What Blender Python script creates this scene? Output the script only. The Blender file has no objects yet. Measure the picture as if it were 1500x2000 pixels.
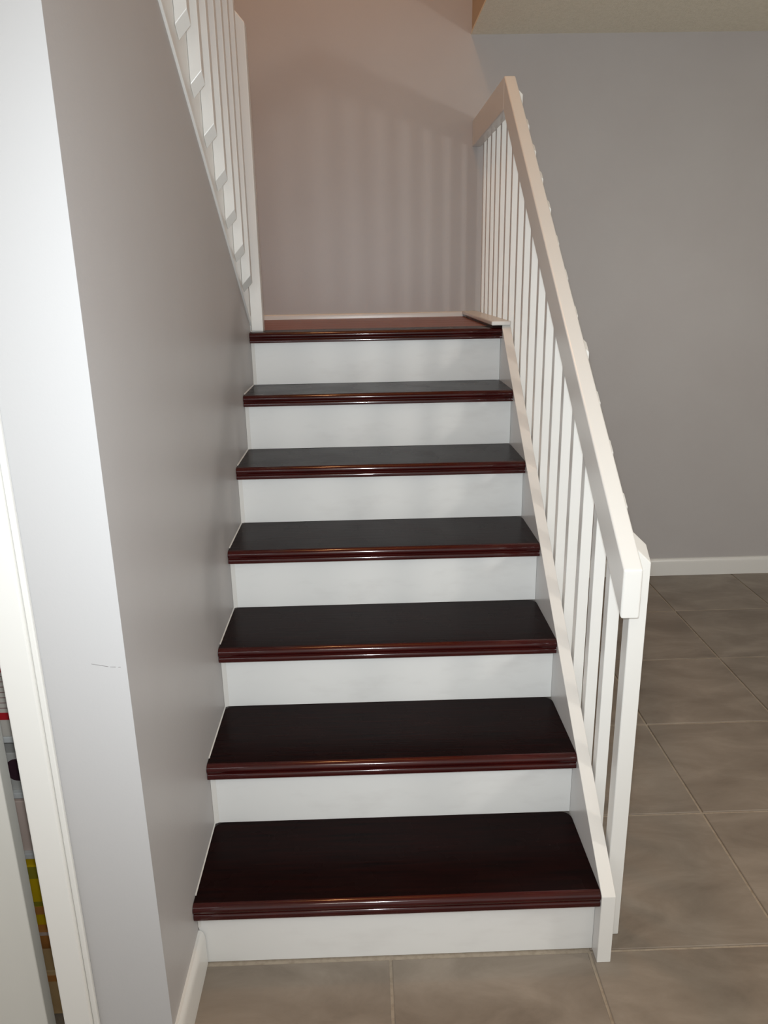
import bpy, bmesh, math, random
from mathutils import Matrix, Vector
random.seed(4)
S = bpy.context.scene
COL = S.collection

# ------------------------------------------------------------------ camera
cam_d = bpy.data.cameras.new('camera'); cam = bpy.data.objects.new('camera', cam_d); COL.objects.link(cam)
r_ = Vector((0.99948428, -0.02686866, -0.01758574)); u_ = Vector((0.0246698, 0.2918931, 0.95613274)); f_ = Vector((0.02055685, 0.95607348, -0.29240541))
CAM = Vector((0.4044, -1.3966, 1.4927))
M = Matrix((r_, u_, -f_)).transposed().to_4x4(); M.translation = CAM
cam.matrix_world = M
cam_d.sensor_fit = 'HORIZONTAL'; cam_d.sensor_width = 36.0
cam_d.lens = 36.0 * 1505.6 / 1500.0
cam_d.clip_start = 0.02
S.camera = cam

# ------------------------------------------------------------------ light
S.view_settings.view_transform = 'Standard'; S.view_settings.look = 'None'
S.view_settings.exposure = 0.0; S.view_settings.gamma = 1.0; S.view_settings.use_curve_mapping = False
w = bpy.data.worlds.new('world'); S.world = w; w.use_nodes = True
w.node_tree.nodes['Background'].inputs[0].default_value = (1.0, 0.975, 0.95, 1)
w.node_tree.nodes['Background'].inputs[1].default_value = 0.92

def lamp(name, kind, loc, power, col, size):
    d = bpy.data.lights.new(name, kind); d.energy = power; d.color = col
    if kind == 'AREA': d.shape = 'DISK'; d.size = size
    else: d.shadow_soft_size = size
    o = bpy.data.objects.new(name, d); o.location = loc; COL.objects.link(o); return o
fl_ = lamp('flash_light', 'SPOT', CAM + Vector((0.0, 0.02, 0.05)), 92, (0.90, 0.96, 1.0), 0.025)
fl_.rotation_euler = (M.to_3x3() @ Matrix.Rotation(math.radians(5), 3, 'X')).to_euler(); fl_.data.spot_size = math.radians(98); fl_.data.spot_blend = 1.0
lamp('room_light', 'POINT', (3.0, -0.9, 1.27), 46, (1.0, 0.94, 0.87), 0.12)
lamp('fill_light', 'AREA', (0.25, -1.9, 2.38), 6, (1.0, 0.90, 0.78), 0.4)  # unseen fill added behind the camera to brighten the scene
lamp('upstairs_light', 'POINT', (0.10, 0.9, 4.55), 37, (1.0, 0.51, 0.22), 0.10)

# ------------------------------------------------------------------ materials
def mat(name, col, rough=0.5, spec=0.5, coat=0.0, coat_rough=0.1, noise=None, bump=None):
    m = bpy.data.materials.new(name); m.use_nodes = True; nt = m.node_tree
    b = nt.nodes['Principled BSDF']
    b.inputs['Base Color'].default_value = (*col, 1); b.inputs['Roughness'].default_value = rough
    b.inputs['Specular IOR Level'].default_value = spec
    b.inputs['Coat Weight'].default_value = coat; b.inputs['Coat Roughness'].default_value = coat_rough
    tc = nt.nodes.new('ShaderNodeTexCoord')
    if noise:                                   # (scale, colour2, lo, hi, stretch)
        sc, c2, lo, hi, st = noise
        mp = nt.nodes.new('ShaderNodeMapping'); mp.inputs['Scale'].default_value = st
        n = nt.nodes.new('ShaderNodeTexNoise'); n.inputs['Scale'].default_value = sc; n.inputs['Detail'].default_value = 5; n.inputs['Roughness'].default_value = .6
        rp = nt.nodes.new('ShaderNodeValToRGB'); rp.color_ramp.elements[0].position = lo; rp.color_ramp.elements[1].position = hi
        rp.color_ramp.elements[0].color = (*col, 1); rp.color_ramp.elements[1].color = (*c2, 1)
        L = nt.links
        L.new(tc.outputs['Object'], mp.inputs[0]); L.new(mp.outputs[0], n.inputs['Vector']); L.new(n.outputs['Fac'], rp.inputs[0]); L.new(rp.outputs[0], b.inputs['Base Color'])
    if bump:                                    # (scale, strength, distance)
        n2 = nt.nodes.new('ShaderNodeTexNoise'); n2.inputs['Scale'].default_value = bump[0]; n2.inputs['Detail'].default_value = 3
        bp = nt.nodes.new('ShaderNodeBump'); bp.inputs['Strength'].default_value = bump[1]; bp.inputs['Distance'].default_value = bump[2]
        nt.links.new(tc.outputs['Object'], n2.inputs['Vector']); nt.links.new(n2.outputs['Fac'], bp.inputs['Height']); nt.links.new(bp.outputs[0], b.inputs['Normal'])
    return m

WALL = mat('grey_wall_paint', (0.47, 0.455, 0.45), 0.42, 0.4, noise=(2.2, (0.45, 0.43, 0.425), .35, .7, (1, 1, 1)), bump=(160, 0.10, 0.002))
WALLF = mat('wall_paint_lit', (0.49, 0.49, 0.495), 0.5, 0.3, bump=(160, 0.08, 0.002))  # the grey wall paint, lightened and cooled as if lit by the flash
TRIM = mat('white_gloss_paint', (0.75, 0.75, 0.725), 0.28, 0.5, bump=(22, 0.07, 0.004))
BALU = mat('white_baluster_lit', (0.83, 0.835, 0.815), 0.28, 0.5, bump=(22, 0.07, 0.004))  # trim white lightened to stand in for stronger light on the balusters
RISER = mat('white_riser_paint', (0.76, 0.765, 0.75), 0.38, 0.5, noise=(5, (0.71, 0.71, 0.695), .52, .72, (1, 1, 3)), bump=(30, 0.06, 0.003))
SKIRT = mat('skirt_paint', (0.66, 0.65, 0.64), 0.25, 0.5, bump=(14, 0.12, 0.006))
CEIL = mat('ceiling_texture', (0.90, 0.86, 0.73), 0.9, 0.1, noise=(90, (0.83, 0.79, 0.66), .4, .65, (1, 1, 1)), bump=(190, 0.6, 0.006))
FASCIA = mat('tan_fascia', (0.52, 0.42, 0.30), 0.6, 0.3)  # even tan for the wall face above the ceiling edge
GROUT = mat('grout', (0.42, 0.36, 0.29), 0.9, 0.2, noise=(60, (0.33, 0.28, 0.22), .45, .7, (1, 1, 1)))
DARK = mat('dark_gap', (0.05, 0.045, 0.04), 0.9, 0.1)
DOOR = mat('door_paint', (0.60, 0.60, 0.565), 0.4, 0.4)
CAULK = mat('caulk', (0.66, 0.65, 0.62), 0.5, 0.3)

def wood():
    m = mat('mahogany_varnish', (0.013, 0.004, 0.004), 0.30, 0.05, coat=0.0, coat_rough=0.16)
    nt = m.node_tree; b = nt.nodes['Principled BSDF']; L = nt.links
    tc = nt.nodes.new('ShaderNodeTexCoord'); mp = nt.nodes.new('ShaderNodeMapping'); mp.inputs['Scale'].default_value = (1.2, 22, 22)
    n = nt.nodes.new('ShaderNodeTexNoise'); n.inputs['Scale'].default_value = 5; n.inputs['Detail'].default_value = 7
    rp = nt.nodes.new('ShaderNodeValToRGB'); e = rp.color_ramp.elements
    e[0].position = .3; e[0].color = (0.005, 0.0025, 0.0025, 1); e[1].position = .75; e[1].color = (0.014, 0.0035, 0.003, 1)
    L.new(tc.outputs['Object'], mp.inputs[0]); L.new(mp.outputs[0], n.inputs['Vector']); L.new(n.outputs['Fac'], rp.inputs[0]); L.new(rp.outputs[0], b.inputs['Base Color'])
    n2 = nt.nodes.new('ShaderNodeTexNoise'); n2.inputs['Scale'].default_value = 7; n2.inputs['Detail'].default_value = 3
    mr = nt.nodes.new('ShaderNodeMapRange'); mr.inputs[3].default_value = .20; mr.inputs[4].default_value = .34
    L.new(tc.outputs['Object'], n2.inputs['Vector']); L.new(n2.outputs['Fac'], mr.inputs[0]); L.new(mr.outputs[0], b.inputs['Roughness'])
    bp = nt.nodes.new('ShaderNodeBump'); bp.inputs['Strength'].default_value = .12; bp.inputs['Distance'].default_value = .002
    L.new(n.outputs['Fac'], bp.inputs['Height']); L.new(bp.outputs[0], b.inputs['Normal'])
    return m
WOOD = wood()
NOSE = mat('mahogany_nosing', (0.030, 0.003, 0.003), 0.16, 0.15, coat=0.5, coat_rough=0.07, noise=(4, (0.055, 0.006, 0.005), .4, .75, (1, 5, 5)), bump=(30, 0.05, 0.002))

LWOOD = mat('landing_wood_warm_lit', (0.20, 0.055, 0.024), 0.32, 0.15, noise=(4, (0.30, 0.085, 0.038), .4, .7, (1, 18, 18)))  # wood coloured lighter and redder for warm lamp light and wall reflection

def tile_mat():
    m = mat('stone_tile', (0.2, 0.16, 0.12), 0.42, 0.45)
    nt = m.node_tree; b = nt.nodes['Principled BSDF']; L = nt.links
    g = nt.nodes.new('ShaderNodeNewGeometry'); oi = nt.nodes.new('ShaderNodeObjectInfo')
    ad = nt.nodes.new('ShaderNodeVectorMath'); ad.operation = 'MULTIPLY_ADD'; ad.inputs[1].default_value = (9, 7, 0)
    L.new(oi.outputs['Random'], ad.inputs[0]); L.new(g.outputs['Position'], ad.inputs[2])
    mp = nt.nodes.new('ShaderNodeMapping'); mp.inputs['Rotation'].default_value = (0, 0, .7); mp.inputs['Scale'].default_value = (1, 2.2, 1)
    n = nt.nodes.new('ShaderNodeTexNoise'); n.inputs['Scale'].default_value = 3.4; n.inputs['Detail'].default_value = 7; n.inputs['Roughness'].default_value = .62; n.inputs['Distortion'].default_value = .5
    rp = nt.nodes.new('ShaderNodeValToRGB'); e = rp.color_ramp.elements
    e[0].position = .30; e[0].color = (0.190, 0.156, 0.124, 1); e[1].position = .72; e[1].color = (0.335, 0.287, 0.237, 1)
    x = e.new(.5); x.color = (0.252, 0.213, 0.173, 1)
    L.new(ad.outputs[0], mp.inputs[0]); L.new(mp.outputs[0], n.inputs['Vector']); L.new(n.outputs['Fac'], rp.inputs[0]); L.new(rp.outputs[0], b.inputs['Base Color'])
    bp = nt.nodes.new('ShaderNodeBump'); bp.inputs['Strength'].default_value = .15; bp.inputs['Distance'].default_value = .003
    L.new(n.outputs['Fac'], bp.inputs['Height']); L.new(bp.outputs[0], b.inputs['Normal'])
    return m
TILE = tile_mat()

# ------------------------------------------------------------------ mesh helpers
def link(name, me, m, parent=None, loc=(0, 0, 0)):
    o = bpy.data.objects.new(name, me); COL.objects.link(o); o.location = loc
    if m is not None and not me.materials: me.materials.append(m)
    if parent is not None:
        o.parent = parent; o.location = Vector(loc) - Vector(parent.get('_w', (0, 0, 0)))
    return o

def finish(bm, name, bevel=0.0, seg=2, smooth=False):
    bmesh.ops.recalc_face_normals(bm, faces=bm.faces)
    if bevel > 0:
        bmesh.ops.bevel(bm, geom=[e for e in bm.edges if e.is_manifold and e.calc_face_angle(0) > .3], offset=bevel, segments=seg, profile=.5, affect='EDGES', clamp_overlap=True)
    if smooth:
        for f in bm.faces: f.smooth = True
        for e in bm.edges: e.smooth = e.calc_face_angle(0) < 0.6
    me = bpy.data.meshes.new(name); bm.to_mesh(me); bm.free(); return me

def box_bm(bm, x0, x1, y0, y1, z0, z1):
    v = [bm.verts.new((x, y, z)) for x in (x0, x1) for y in (y0, y1) for z in (z0, z1)]
    for q in ((0, 1, 3, 2), (4, 6, 7, 5), (0, 4, 5, 1), (2, 3, 7, 6), (0, 2, 6, 4), (1, 5, 7, 3)): bm.faces.new([v[i] for i in q])

def prism_bm(bm, pts, a0, a1, axis='X'):
    def P(a, p, q): return (a, p, q) if axis == 'X' else ((p, a, q) if axis == 'Y' else (p, q, a))
    A = [bm.verts.new(P(a0, *p)) for p in pts]; B = [bm.verts.new(P(a1, *p)) for p in pts]; n = len(pts)
    bm.faces.new(A[::-1]); bm.faces.new(B)
    for i in range(n): bm.faces.new([A[i], A[(i + 1) % n], B[(i + 1) % n], B[i]])

def box(name, m, x0, x1, y0, y1, z0, z1, parent=None, bevel=0.0, seg=2):
    c = Vector(((x0 + x1) / 2, (y0 + y1) / 2, (z0 + z1) / 2)); bm = bmesh.new()
    box_bm(bm, x0 - c.x, x1 - c.x, y0 - c.y, y1 - c.y, z0 - c.z, z1 - c.z)
    return link(name, finish(bm, name, bevel, seg), m, parent, c)

def prism(name, m, pts, a0, a1, parent=None, bevel=0.0, seg=2, axis='X', smooth=False):
    bm = bmesh.new(); prism_bm(bm, pts, a0, a1, axis)
    return link(name, finish(bm, name, bevel, seg, smooth), m, parent)

def struct(o): o['kind'] = 'structure'; return o
def tag(o, label, cat, group=None):
    o['label'] = label; o['category'] = cat
    if group: o['group'] = group
    return o
def empty(name, loc, label, cat, group=None):
    o = bpy.data.objects.new(name, None); COL.objects.link(o); o.location = loc; o['_w'] = tuple(loc); o.empty_display_size = .1
    return tag(o, label, cat, group)

# ------------------------------------------------------------------ key sizes
W = 0.896; R = 0.1872; RUN = 0.2387; YB = 2.262; ZC = 2.454; YF = -0.244
ZL = 7 * R                      # landing height
TS = 0.457; TX = 0.8874; TY = -0.0088

# ------------------------------------------------------------------ floor
fl = struct(box('floor', GROUT, -1.4, 3.6, -3.2, YB + .1, -.10, -.0035))
tiles = {}
def add_tile(x0, x1, y0, y1):
    if x1 - x0 < .03 or y1 - y0 < .03: return
    key = (round(x1 - x0, 3), round(y1 - y0, 3))
    if key not in tiles:
        bm = bmesh.new(); hx, hy = key[0] / 2, key[1] / 2; b = .0018
        lo = [(-hx, -hy), (hx, -hy), (hx, hy), (-hx, hy)]
        A = [bm.verts.new((x, y, -.006)) for x, y in lo]; B = [bm.verts.new((x, y, -.0015)) for x, y in lo]
        C = [bm.verts.new((x - b * (1 if x > 0 else -1), y - b * (1 if y > 0 else -1), 0)) for x, y in lo]
        for i in range(4):
            j = (i + 1) % 4; bm.faces.new([A[i], A[j], B[j], B[i]]); bm.faces.new([B[i], B[j], C[j], C[i]])
        bm.faces.new(C); tiles[key] = finish(bm, 'tile')
    link('tile', tiles[key], TILE, fl, ((x0 + x1) / 2, (y0 + y1) / 2, 0)).location = ((x0 + x1) / 2 - fl.location.x, (y0 + y1) / 2 - fl.location.y, -fl.location.z)
fl['_w'] = (0, 0, 0)
g = .0035
for i in range(-5, 6):
    for j in range(-7, 5):
        x0, x1 = TX + i * TS + g, TX + (i + 1) * TS - g; y0, y1 = TY + j * TS + g, TY + (j + 1) * TS - g
        y1 = min(y1, YB - .001); x1 = min(x1, 3.5)
        if j >= 0 and i < 0: continue                     # under the stairs
        if j < 0 and i < -1 or (j < 0 and x0 < 0):
            if j == -1:                                   # beside and in front of the left wall
                if x1 > .02: add_tile(max(x0, .002), x1, y0, y1)
                add_tile(x0, min(x1, -.004), y0, YF - .004)
            else: add_tile(x0, x1, y0, y1)
            continue
        add_tile(x0, x1, y0, y1)

# ------------------------------------------------------------------ walls and ceilings
struct(box('wall_back', WALL, -1.05, 3.6, YB, YB + .1, 0, 4.95))
struct(box('wall_right', WALL, 3.5, 3.6, -3.2, YB, 0, ZC))
struct(prism('wall_left', WALL, [(YF + .0012, 0), (YF + .0012, 2.45), (-.14, 2.45), (1.44, 1.34), (1.44, 0)], -.03, 0.0))
struct(prism('wall_front', WALLF, [(-.14, YF), (0, YF), (0, YF + .001), (-.031, YF + .001), (-.031, -.13), (-.14, -.13)], 0, ZC, axis='Z'))
struct(box('wall_front_header', WALLF, -.96, -.14, YF, -.13, 2.06, ZC))
struct(box('wall_front_far', WALLF, -1.4, -.96, YF, -.13, 0, ZC))
struct(box('wall_stairwell', WALL, -1.05, -.95, -.13, YB, 0, 4.95))
struct(box('upper_light_blocker', WALL, -1.05, .98, -.45, -.35, ZC, 4.95))  # unseen panel added to keep outside light out of the upper stairwell
struct(box('wall_upper', FASCIA, .888, .98, -.35, YB, ZC + .012, 4.95))
struct(box('ceiling', CEIL, .884, 3.5, -3.2, YB, ZC, ZC + .01))
struct(box('ceiling_entry', CEIL, -1.4, .884, -3.2, -.35, ZC, ZC + .01))
struct(box('ceiling_upper', CEIL, -1.05, .98, -.35, YB, 4.95, 5.0))
struct(box('trim_opening_gap', DARK, .892, .976, -.35, YB - .002, ZC + .0095, ZC + .0125))
# wall behind the closet
struct(box('wall_closet', WALLF, -.95, -.10, .52, .56, 0, 1.5))

# baseboards: a rounded-over profile
def base_profile(d, h):
    return [(0, 0), (d, 0), (d, h * .74), (d * .93, h * .84), (d * .72, h * .93), (d * .42, h * .985), (0, h)]
bp_ = base_profile(.014, .095)
o = prism('baseboard_left', TRIM, [(x, z) for x, z in bp_], YF + .001, -.004, axis='Y', smooth=True); struct(o)
o = prism('baseboard_back', TRIM, [(YB - y, z) for y, z in base_profile(.014, .09)], .966, 3.5, smooth=True); struct(o)
o = prism('baseboard_landing', TRIM, [(YB - y, ZL + z) for y, z in base_profile(.012, .022)], -.95, W, smooth=True); struct(o)
o = prism('trim_1', TRIM, [(.42, 2.049), (.42, 2.085), (1.44, 1.358), (1.44, 1.332)], -.012, .006, bevel=.002); struct(o)

# door casing and door of the closet
cas = struct(box('trim_2', TRIM, -.199, -.147, YF - .016, YF + .0, 0, 2.12, bevel=.004, seg=3))
cas2 = struct(box('trim_3', TRIM, -.147, -.137, YF - .009, YF + .0, 0, 2.13, bevel=.002))
struct(box('trim_4', TRIM, -.199, -.14, YF, -.13, 0, 2.06))
struct(box('trim_5', TRIM, -.96, -.205, YF - .016, YF, 2.06, 2.12, bevel=.003))
d1 = struct(box('door_1', DOOR, -.93, -.238, YF - .001, YF + .030, .012, 2.05, bevel=.002, seg=2))
d1['_w'] = tuple(d1.location)
# ------------------------------------------------------------------ main staircase
wf = bpy.data.objects['wall_front']
bm = bmesh.new()
for a, b, c, d in ((-.057, -.030, .891, .885), (-.027, -.018, .8845, .884), (-.014, -.010, .8835, .8835)):
    prism_bm(bm, [(a, c), (b, d), (b, d + .0009), (a, c + .0006)], YF - .0004, YF + .0002, axis='Y')
link('scuff_mark', finish(bm, 'scuff_mark'), mat('scuff', (.25, .24, .24), .8, .1), wf)
st = empty('staircase', (W / 2, 0, 0), 'dark mahogany treads and white risers climbing seven steps between grey wall and right railing', 'staircase')

def tread_mesh(depth, round_back=True):
    """bull-nosed board with a cove moulding under it; back corners rounded"""
    bm = bmesh.new()
    # nosing and cove, extruded across the stair
    pr = [(-.021, 0), (-.0235, -.0002), (-.0285, -.0018), (-.033, -.0055), (-.0352, -.0105), (-.0350, -.0155), (-.0325, -.0198), (-.0290, -.0212), (-.0290, -.0232),
          (-.0308, -.0240), (-.0325, -.0262), (-.0334, -.0290), (-.0337, -.0325), (-.0335, -.0364), (-.0005, -.0364), (-.0005, -.0182), (-.021, -.0182)]
    prism_bm(bm, pr, -W / 2 + .001, W / 2)
    me = finish(bm, 'nosing', 0, 1, True)
    bm = bmesh.new(); h = W / 2; c = .026; n = 5
    pts = [(-h + .001, -.021), (h, -.021), (h, depth - c)]
    if round_back:
        for i in range(1, n + 1):
            a = math.pi / 2 * i / n; pts.append((h - c + c * math.cos(a), depth - c + c * math.sin(a)))
        for i in range(0, n + 1):
            a = math.pi / 2 * (1 + i / n); pts.append((-h + .001 + c + c * math.cos(a), depth - c + c * math.sin(a)))
    else: pts += [(h, depth), (-h + .001, depth)]
    prism_bm(bm, pts, -.018, 0, axis='Z')
    return me, finish(bm, 'tread')
nose_me, tread_me = tread_mesh(RUN)
for k in range(6):
    y, z = k * RUN, (k + 1) * R
    t = link('tread', tread_me, WOOD, st, (W / 2, y, z))
    t['_w'] = (W / 2, y, z)
    link('nosing', nose_me, NOSE, t, (W / 2, y, z))
# painted boards under the treads, seen at the rounded back corners
def subtread(k):
    box('subtread', RISER, .001, W, k * RUN + .016, (k + 1) * RUN, (k + 1) * R - .034, (k + 1) * R - .0182, st)
for k in range(6): subtread(k)
for k in range(7):
    y = k * RUN
    box('riser', RISER, .001, W, y, y + .015, (k * R) + (.0005 if k else 0.0), (k + 1) * R - (.0185), st)
# landing: bull-nosed front board and boards behind it
ln = link('landing_nosing', nose_me, NOSE, st, (W / 2, 6 * RUN, ZL))
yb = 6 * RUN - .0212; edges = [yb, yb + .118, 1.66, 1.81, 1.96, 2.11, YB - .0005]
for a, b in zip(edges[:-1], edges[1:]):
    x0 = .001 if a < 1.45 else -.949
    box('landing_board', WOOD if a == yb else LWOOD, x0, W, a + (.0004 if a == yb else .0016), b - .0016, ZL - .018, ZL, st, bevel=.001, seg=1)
box('landing_frame', RISER, .001, W, 6 * RUN + .016, YB - .001, ZL - .2, ZL - .0185, st)
# caulk in the corners of wall and risers
bm = bmesh.new()
for k in range(7):
    z0, z1 = k * R + .001, (k + 1) * R - .037; y = k * RUN
    w_ = .012 if k else .006
    prism_bm(bm, [(.0005, y - .0004), (.0005, y - w_ * .5), (w_, y - .0004)], z0 + (.1 if k == 0 else 0), z1, axis='Z')
    if k < 6:
        zz = (k + 1) * R; prism_bm(bm, [(.0004, zz + .0001), (.0026, zz + .0001), (.0004, zz + .004)], y - .0, y + RUN - .001, axis='Y')
link('caulk_bead', finish(bm, 'caulk_bead'), CAULK, st)

def top_s(y): return .213 + .7843 * y
# right stringer with its inner face and narrow white cap
prism('stringer', SKIRT, [(-.036, 0), (-.036, top_s(-.036) - .004), (1.418, top_s(1.418) - .004), (1.418, 1.0), (.17, .0)], W + .0005, W + .030, st)
prism('stringer_cap', TRIM, [(-.040, 0), (-.040, top_s(-.04)), (1.418, top_s(1.418)), (1.418, top_s(1.418) - .004), (-.0362, top_s(-.0362) - .004), (-.0362, 0)], W + .0, W + .031, st, bevel=.0012, seg=2)
box('landing_stringer', SKIRT, W + .0005, W + .030, 1.4185, YB - .001, 1.02, ZL + .008, st)
box('landing_shoe', TRIM, .858, W + .031, 1.398, YB - .001, ZL + .0082, ZL + .0235, st, bevel=.004, seg=3)
box('shoe_base', WOOD, .862, W, 1.398, YB - .001, ZL, ZL + .0082, st)

# ------------------------------------------------------------------ right railing
rl = empty('stair_railing', (.93, .05, 0), 'white painted railing with sloping handrail and square balusters on right side of lower stairs', 'railing')
def zr(y): return .955 + .7885 * y if y < 1.487 else .955 + .7885 * 1.487
ZH = zr(2)
bev = .004
prism('handrail', TRIM, [(-.018, .838), (-.018, zr(-.018)), (1.487, ZH), (1.491, ZH - .104)], W, W + .038, rl, bevel=bev, seg=3)
prism('handrail', TRIM, [(1.4915, ZH - .104), (1.4875, ZH), (YB - .001, ZH), (YB - .001, ZH - .104)], W, W + .038, rl, bevel=bev, seg=3)
BX0, BX1 = .9345, .968
def picket(name, x0, x1, y0, y1, zb, ztf, parent, drop, m=TRIM, zbf=None, bevel=.0015):
    """square picket whose top is cut by the function ztf(y) and falls outward by drop"""
    bm = bmesh.new(); cx, cy = (x0 + x1) / 2, (y0 + y1) / 2
    def P(x, y, z): return bm.verts.new((x - cx, y - cy, z))
    zlo = zbf or (lambda x, y: zb)
    A = [P(x, y, zlo(x, y)) for x, y in ((x0, y0), (x1, y0), (x1, y1), (x0, y1))]
    B = [P(x, y, ztf(y) - (drop if x == x1 else 0)) for x, y in ((x0, y0), (x1, y0), (x1, y1), (x0, y1))]
    bm.faces.new(A[::-1]); bm.faces.new(B)
    for i in range(4): j = (i + 1) % 4; bm.faces.new([A[i], A[j], B[j], B[i]])
    return link(name, finish(bm, name, bevel, 2), m, parent, (cx, cy, 0))
ys = [.175, .293, .412, .532, .652, .770, .888, 1.006, 1.125, 1.243, 1.363, 1.49, 1.61, 1.733, 1.850, 1.962, 2.073, 2.172]
for y in ys:
    yy = y + .028
    if y < 1.40: zb = max(.02, top_s(y) - .24)
    else: zb = ZL - .26
    dz = .045 if abs(y - .532) < .01 else (.050 if y > 1.0 else .057)
    slope_top = (lambda t, dz=dz: zr(t) - dz) if y < 1.45 else (lambda t: ZH - .03)
    picket('baluster', BX0, BX0 + .0272, y, yy, zb, slope_top, rl, .026, m=BALU)
picket('newel_post', BX0 - .001, BX1 + .001, .036, .072, 0, lambda t: zr(t) - .016, rl, .034, bevel=.002)

# ------------------------------------------------------------------ upper flight
uf = empty('upper_staircase', (-.45, 1.44, ZL), 'upper flight rising behind the left wall, its white stringer above the sloping wall trim', 'staircase')
def ul(y): return 1.36 + (1.44 - y) * .7127      # wall top line
prism('stringer', TRIM, [(1.452, ZL + .0005), (1.452, 1.62), (-.1, 1.62 + 1.552 * .7627), (-.1, ul(-.1) - .012), (1.44, ul(1.44) - .012)], -.030, 0.0015, uf)
for k in range(7):
    y = 1.452 - k * RUN; z = ZL + k * R
    box('riser', RISER, -.949, -.031, y - .015, y, z + (.001), z + R - .0255, uf)
    box('tread', WOOD, -.949, -.031, y - RUN - .0149, y + .025, z + R - .025, z + R, uf, bevel=.006, seg=3)
ur = empty('upper_stair_railing', (.02, 1.45, ZL), 'white railing of the upper flight with pickets hanging down its stringer, at upper left', 'railing')
def urz(y): return 2.335 + (1.45 - y) * .7627
for k in range(12):
    y = .568 + .1228 * (6 - k) ; x0, x1 = .0018, .0315
    zb0 = 2.035 - .0938 * (6 - k)
    picket('baluster', x0, x1, y, y + .032, 0, lambda t: urz(t) + .05, ur, .03,
           zbf=lambda x, yv, a=zb0, b=y, c=x0: a + (x - c) * 1.05 - (yv - b) * .7627)
box('newel_post_foot', TRIM, -.002, .044, 1.452, 1.50, ZL + .0005, ZL + .002, ur)
picket('newel_post', .0018, .044, 1.452, 1.499, ZL + .002, lambda t: 2.335, ur, .05, bevel=.003)
prism('handrail', TRIM, [(1.50, urz(1.5) - .07), (1.50, urz(1.5) + .04), (-.1, urz(-.1) + .04), (-.1, urz(-.1) - .07)], -.038, .0016, ur, bevel=.004)

# ------------------------------------------------------------------ closet contents seen through the slot
def pmat(n, c, r=.45): return mat(n, c, r, .4)
red = pmat('red_print', (.55, .02, .03)); cream = pmat('cream_print', (.72, .66, .58)); dk = pmat('dark_plastic', (.05, .02, .03)); yel = pmat('yellow_foil', (.75, .50, .01), .3)
olive = pmat('olive_print', (.35, .30, .03)); orn = pmat('orange_card', (.62, .26, .07)); pink = pmat('pale_pink_card', (.74, .58, .50)); tan = pmat('tan_paper', (.70, .48, .24)); line = pmat('print_line', (.35, .22, .2)); brn = pmat('brown_print', (.30, .12, .05))
sh = empty('pantry_shelving', (-.55, .2, 0), 'white shelf boards inside the closet, glimpsed past the door edge', 'shelf')
for z, yf in ((.600, .004), (.475, -.01), (.330, -.02)):
    box('shelf_board', TRIM, -.93, -.16, yf, .5, z - .014, z, sh, bevel=.002)
for x in (-.93, -.175):
    box('shelf_side', TRIM, x - .015, x, .10, .5, .0, 1.0, sh, bevel=.002)
def carton(name, label, cat, x0, x1, y0, y1, z0, z1, m, bands):
    e = empty(name, ((x0 + x1) / 2, (y0 + y1) / 2, z0), label, cat)
    box('carton_body', m, x0, x1, y0, y1, z0, z1, e, bevel=.002)
    for nm, bm_, a, b, in bands:
        box(nm, bm_, x0 + .002, x1 - .002, y0 - .0012, y0 + .0002, z0 + a, z0 + b, e)
    return e
carton('cereal_box', 'tall white carton with red top and bottom bands and fine print', 'box', -.47, -.19, .006, .07, .6003, .795, cream,
       [('red_band', red, .148, .192), ('red_band', red, .040, .056)] + [('print_line', line, .066 + .012 * i, .0675 + .012 * i) for i in range(7)])
def jar(name, label, cat, x, y, z, r, h, mb, ml):
    e = empty(name, (x, y, z), label, cat)
    bm = bmesh.new(); prof = [(r * .9, 0), (r, .008), (r, h * .78), (r * .8, h * .88), (r * .8, h * .9)]
    def lathe(bm, prof, n=24):
        rings = [[bm.verts.new((a * math.cos(6.28318 * i / n), a * math.sin(6.28318 * i / n), b)) for i in range(n)] for a, b in prof]
        for q in range(len(rings) - 1):
            for i in range(n): j = (i + 1) % n; bm.faces.new([rings[q][i], rings[q][j], rings[q + 1][j], rings[q + 1][i]])
        bm.faces.new(rings[0][::-1]); bm.faces.new(rings[-1])
    lathe(bm, prof); link('jar_body', finish(bm, 'jar_body', 0, 1, True), mb, e, (x, y, z))
    bm = bmesh.new(); lathe(bm, [(r * .86, h * .9), (r * .88, h * .91), (r * .88, h * .995), (r * .84, h)]); link('lid', finish(bm, 'lid', 0, 1, True), ml, e, (x, y, z))
    return e
can = carton('canister_box', 'small pale grey carton with a dark round print on the second closet shelf', 'box', -.40, -.20, .0, .06, .4753, .565, pmat('grey_card', (.55, .53, .49)), [])
bm = bmesh.new(); n = 24
prism_bm(bm, [(-.338 + .024 * math.cos(6.28318 * i / n), .525 + .026 * math.sin(6.28318 * i / n)) for i in range(n)], -.0012, .0002, axis='Y')
link('round_print', finish(bm, 'round_print'), dk, can, (0, 0, 0))
carton('pink_carton', 'pale pink carton on the third closet shelf', 'box', -.45, -.20, -.01, .06, .3303, .455, pink, [])
carton('orange_carton', 'orange brown carton at the bottom of the closet, under the yellow packet', 'box', -.45, -.20, -.045, .06, .0, .15, orn, [('brown_band', brn, .085, .098), ('pink_band', pink, .138, .146)])
carton('snack_packet', 'bright yellow packet with olive bands standing on the orange carton', 'packet', -.45, -.20, -.03, .04, .1503, .308, yel,
       [('olive_band', olive, .125, .155), ('orange_band', orn, .03, .05), ('olive_band', olive, .052, .064)])
carton('paper_sack', 'tan paper sack on the closet floor in front of the orange carton', 'sack', -.42, -.20, -.118, -.06, .0, .118, tan, [('brown_band', orn, .09, .105)])
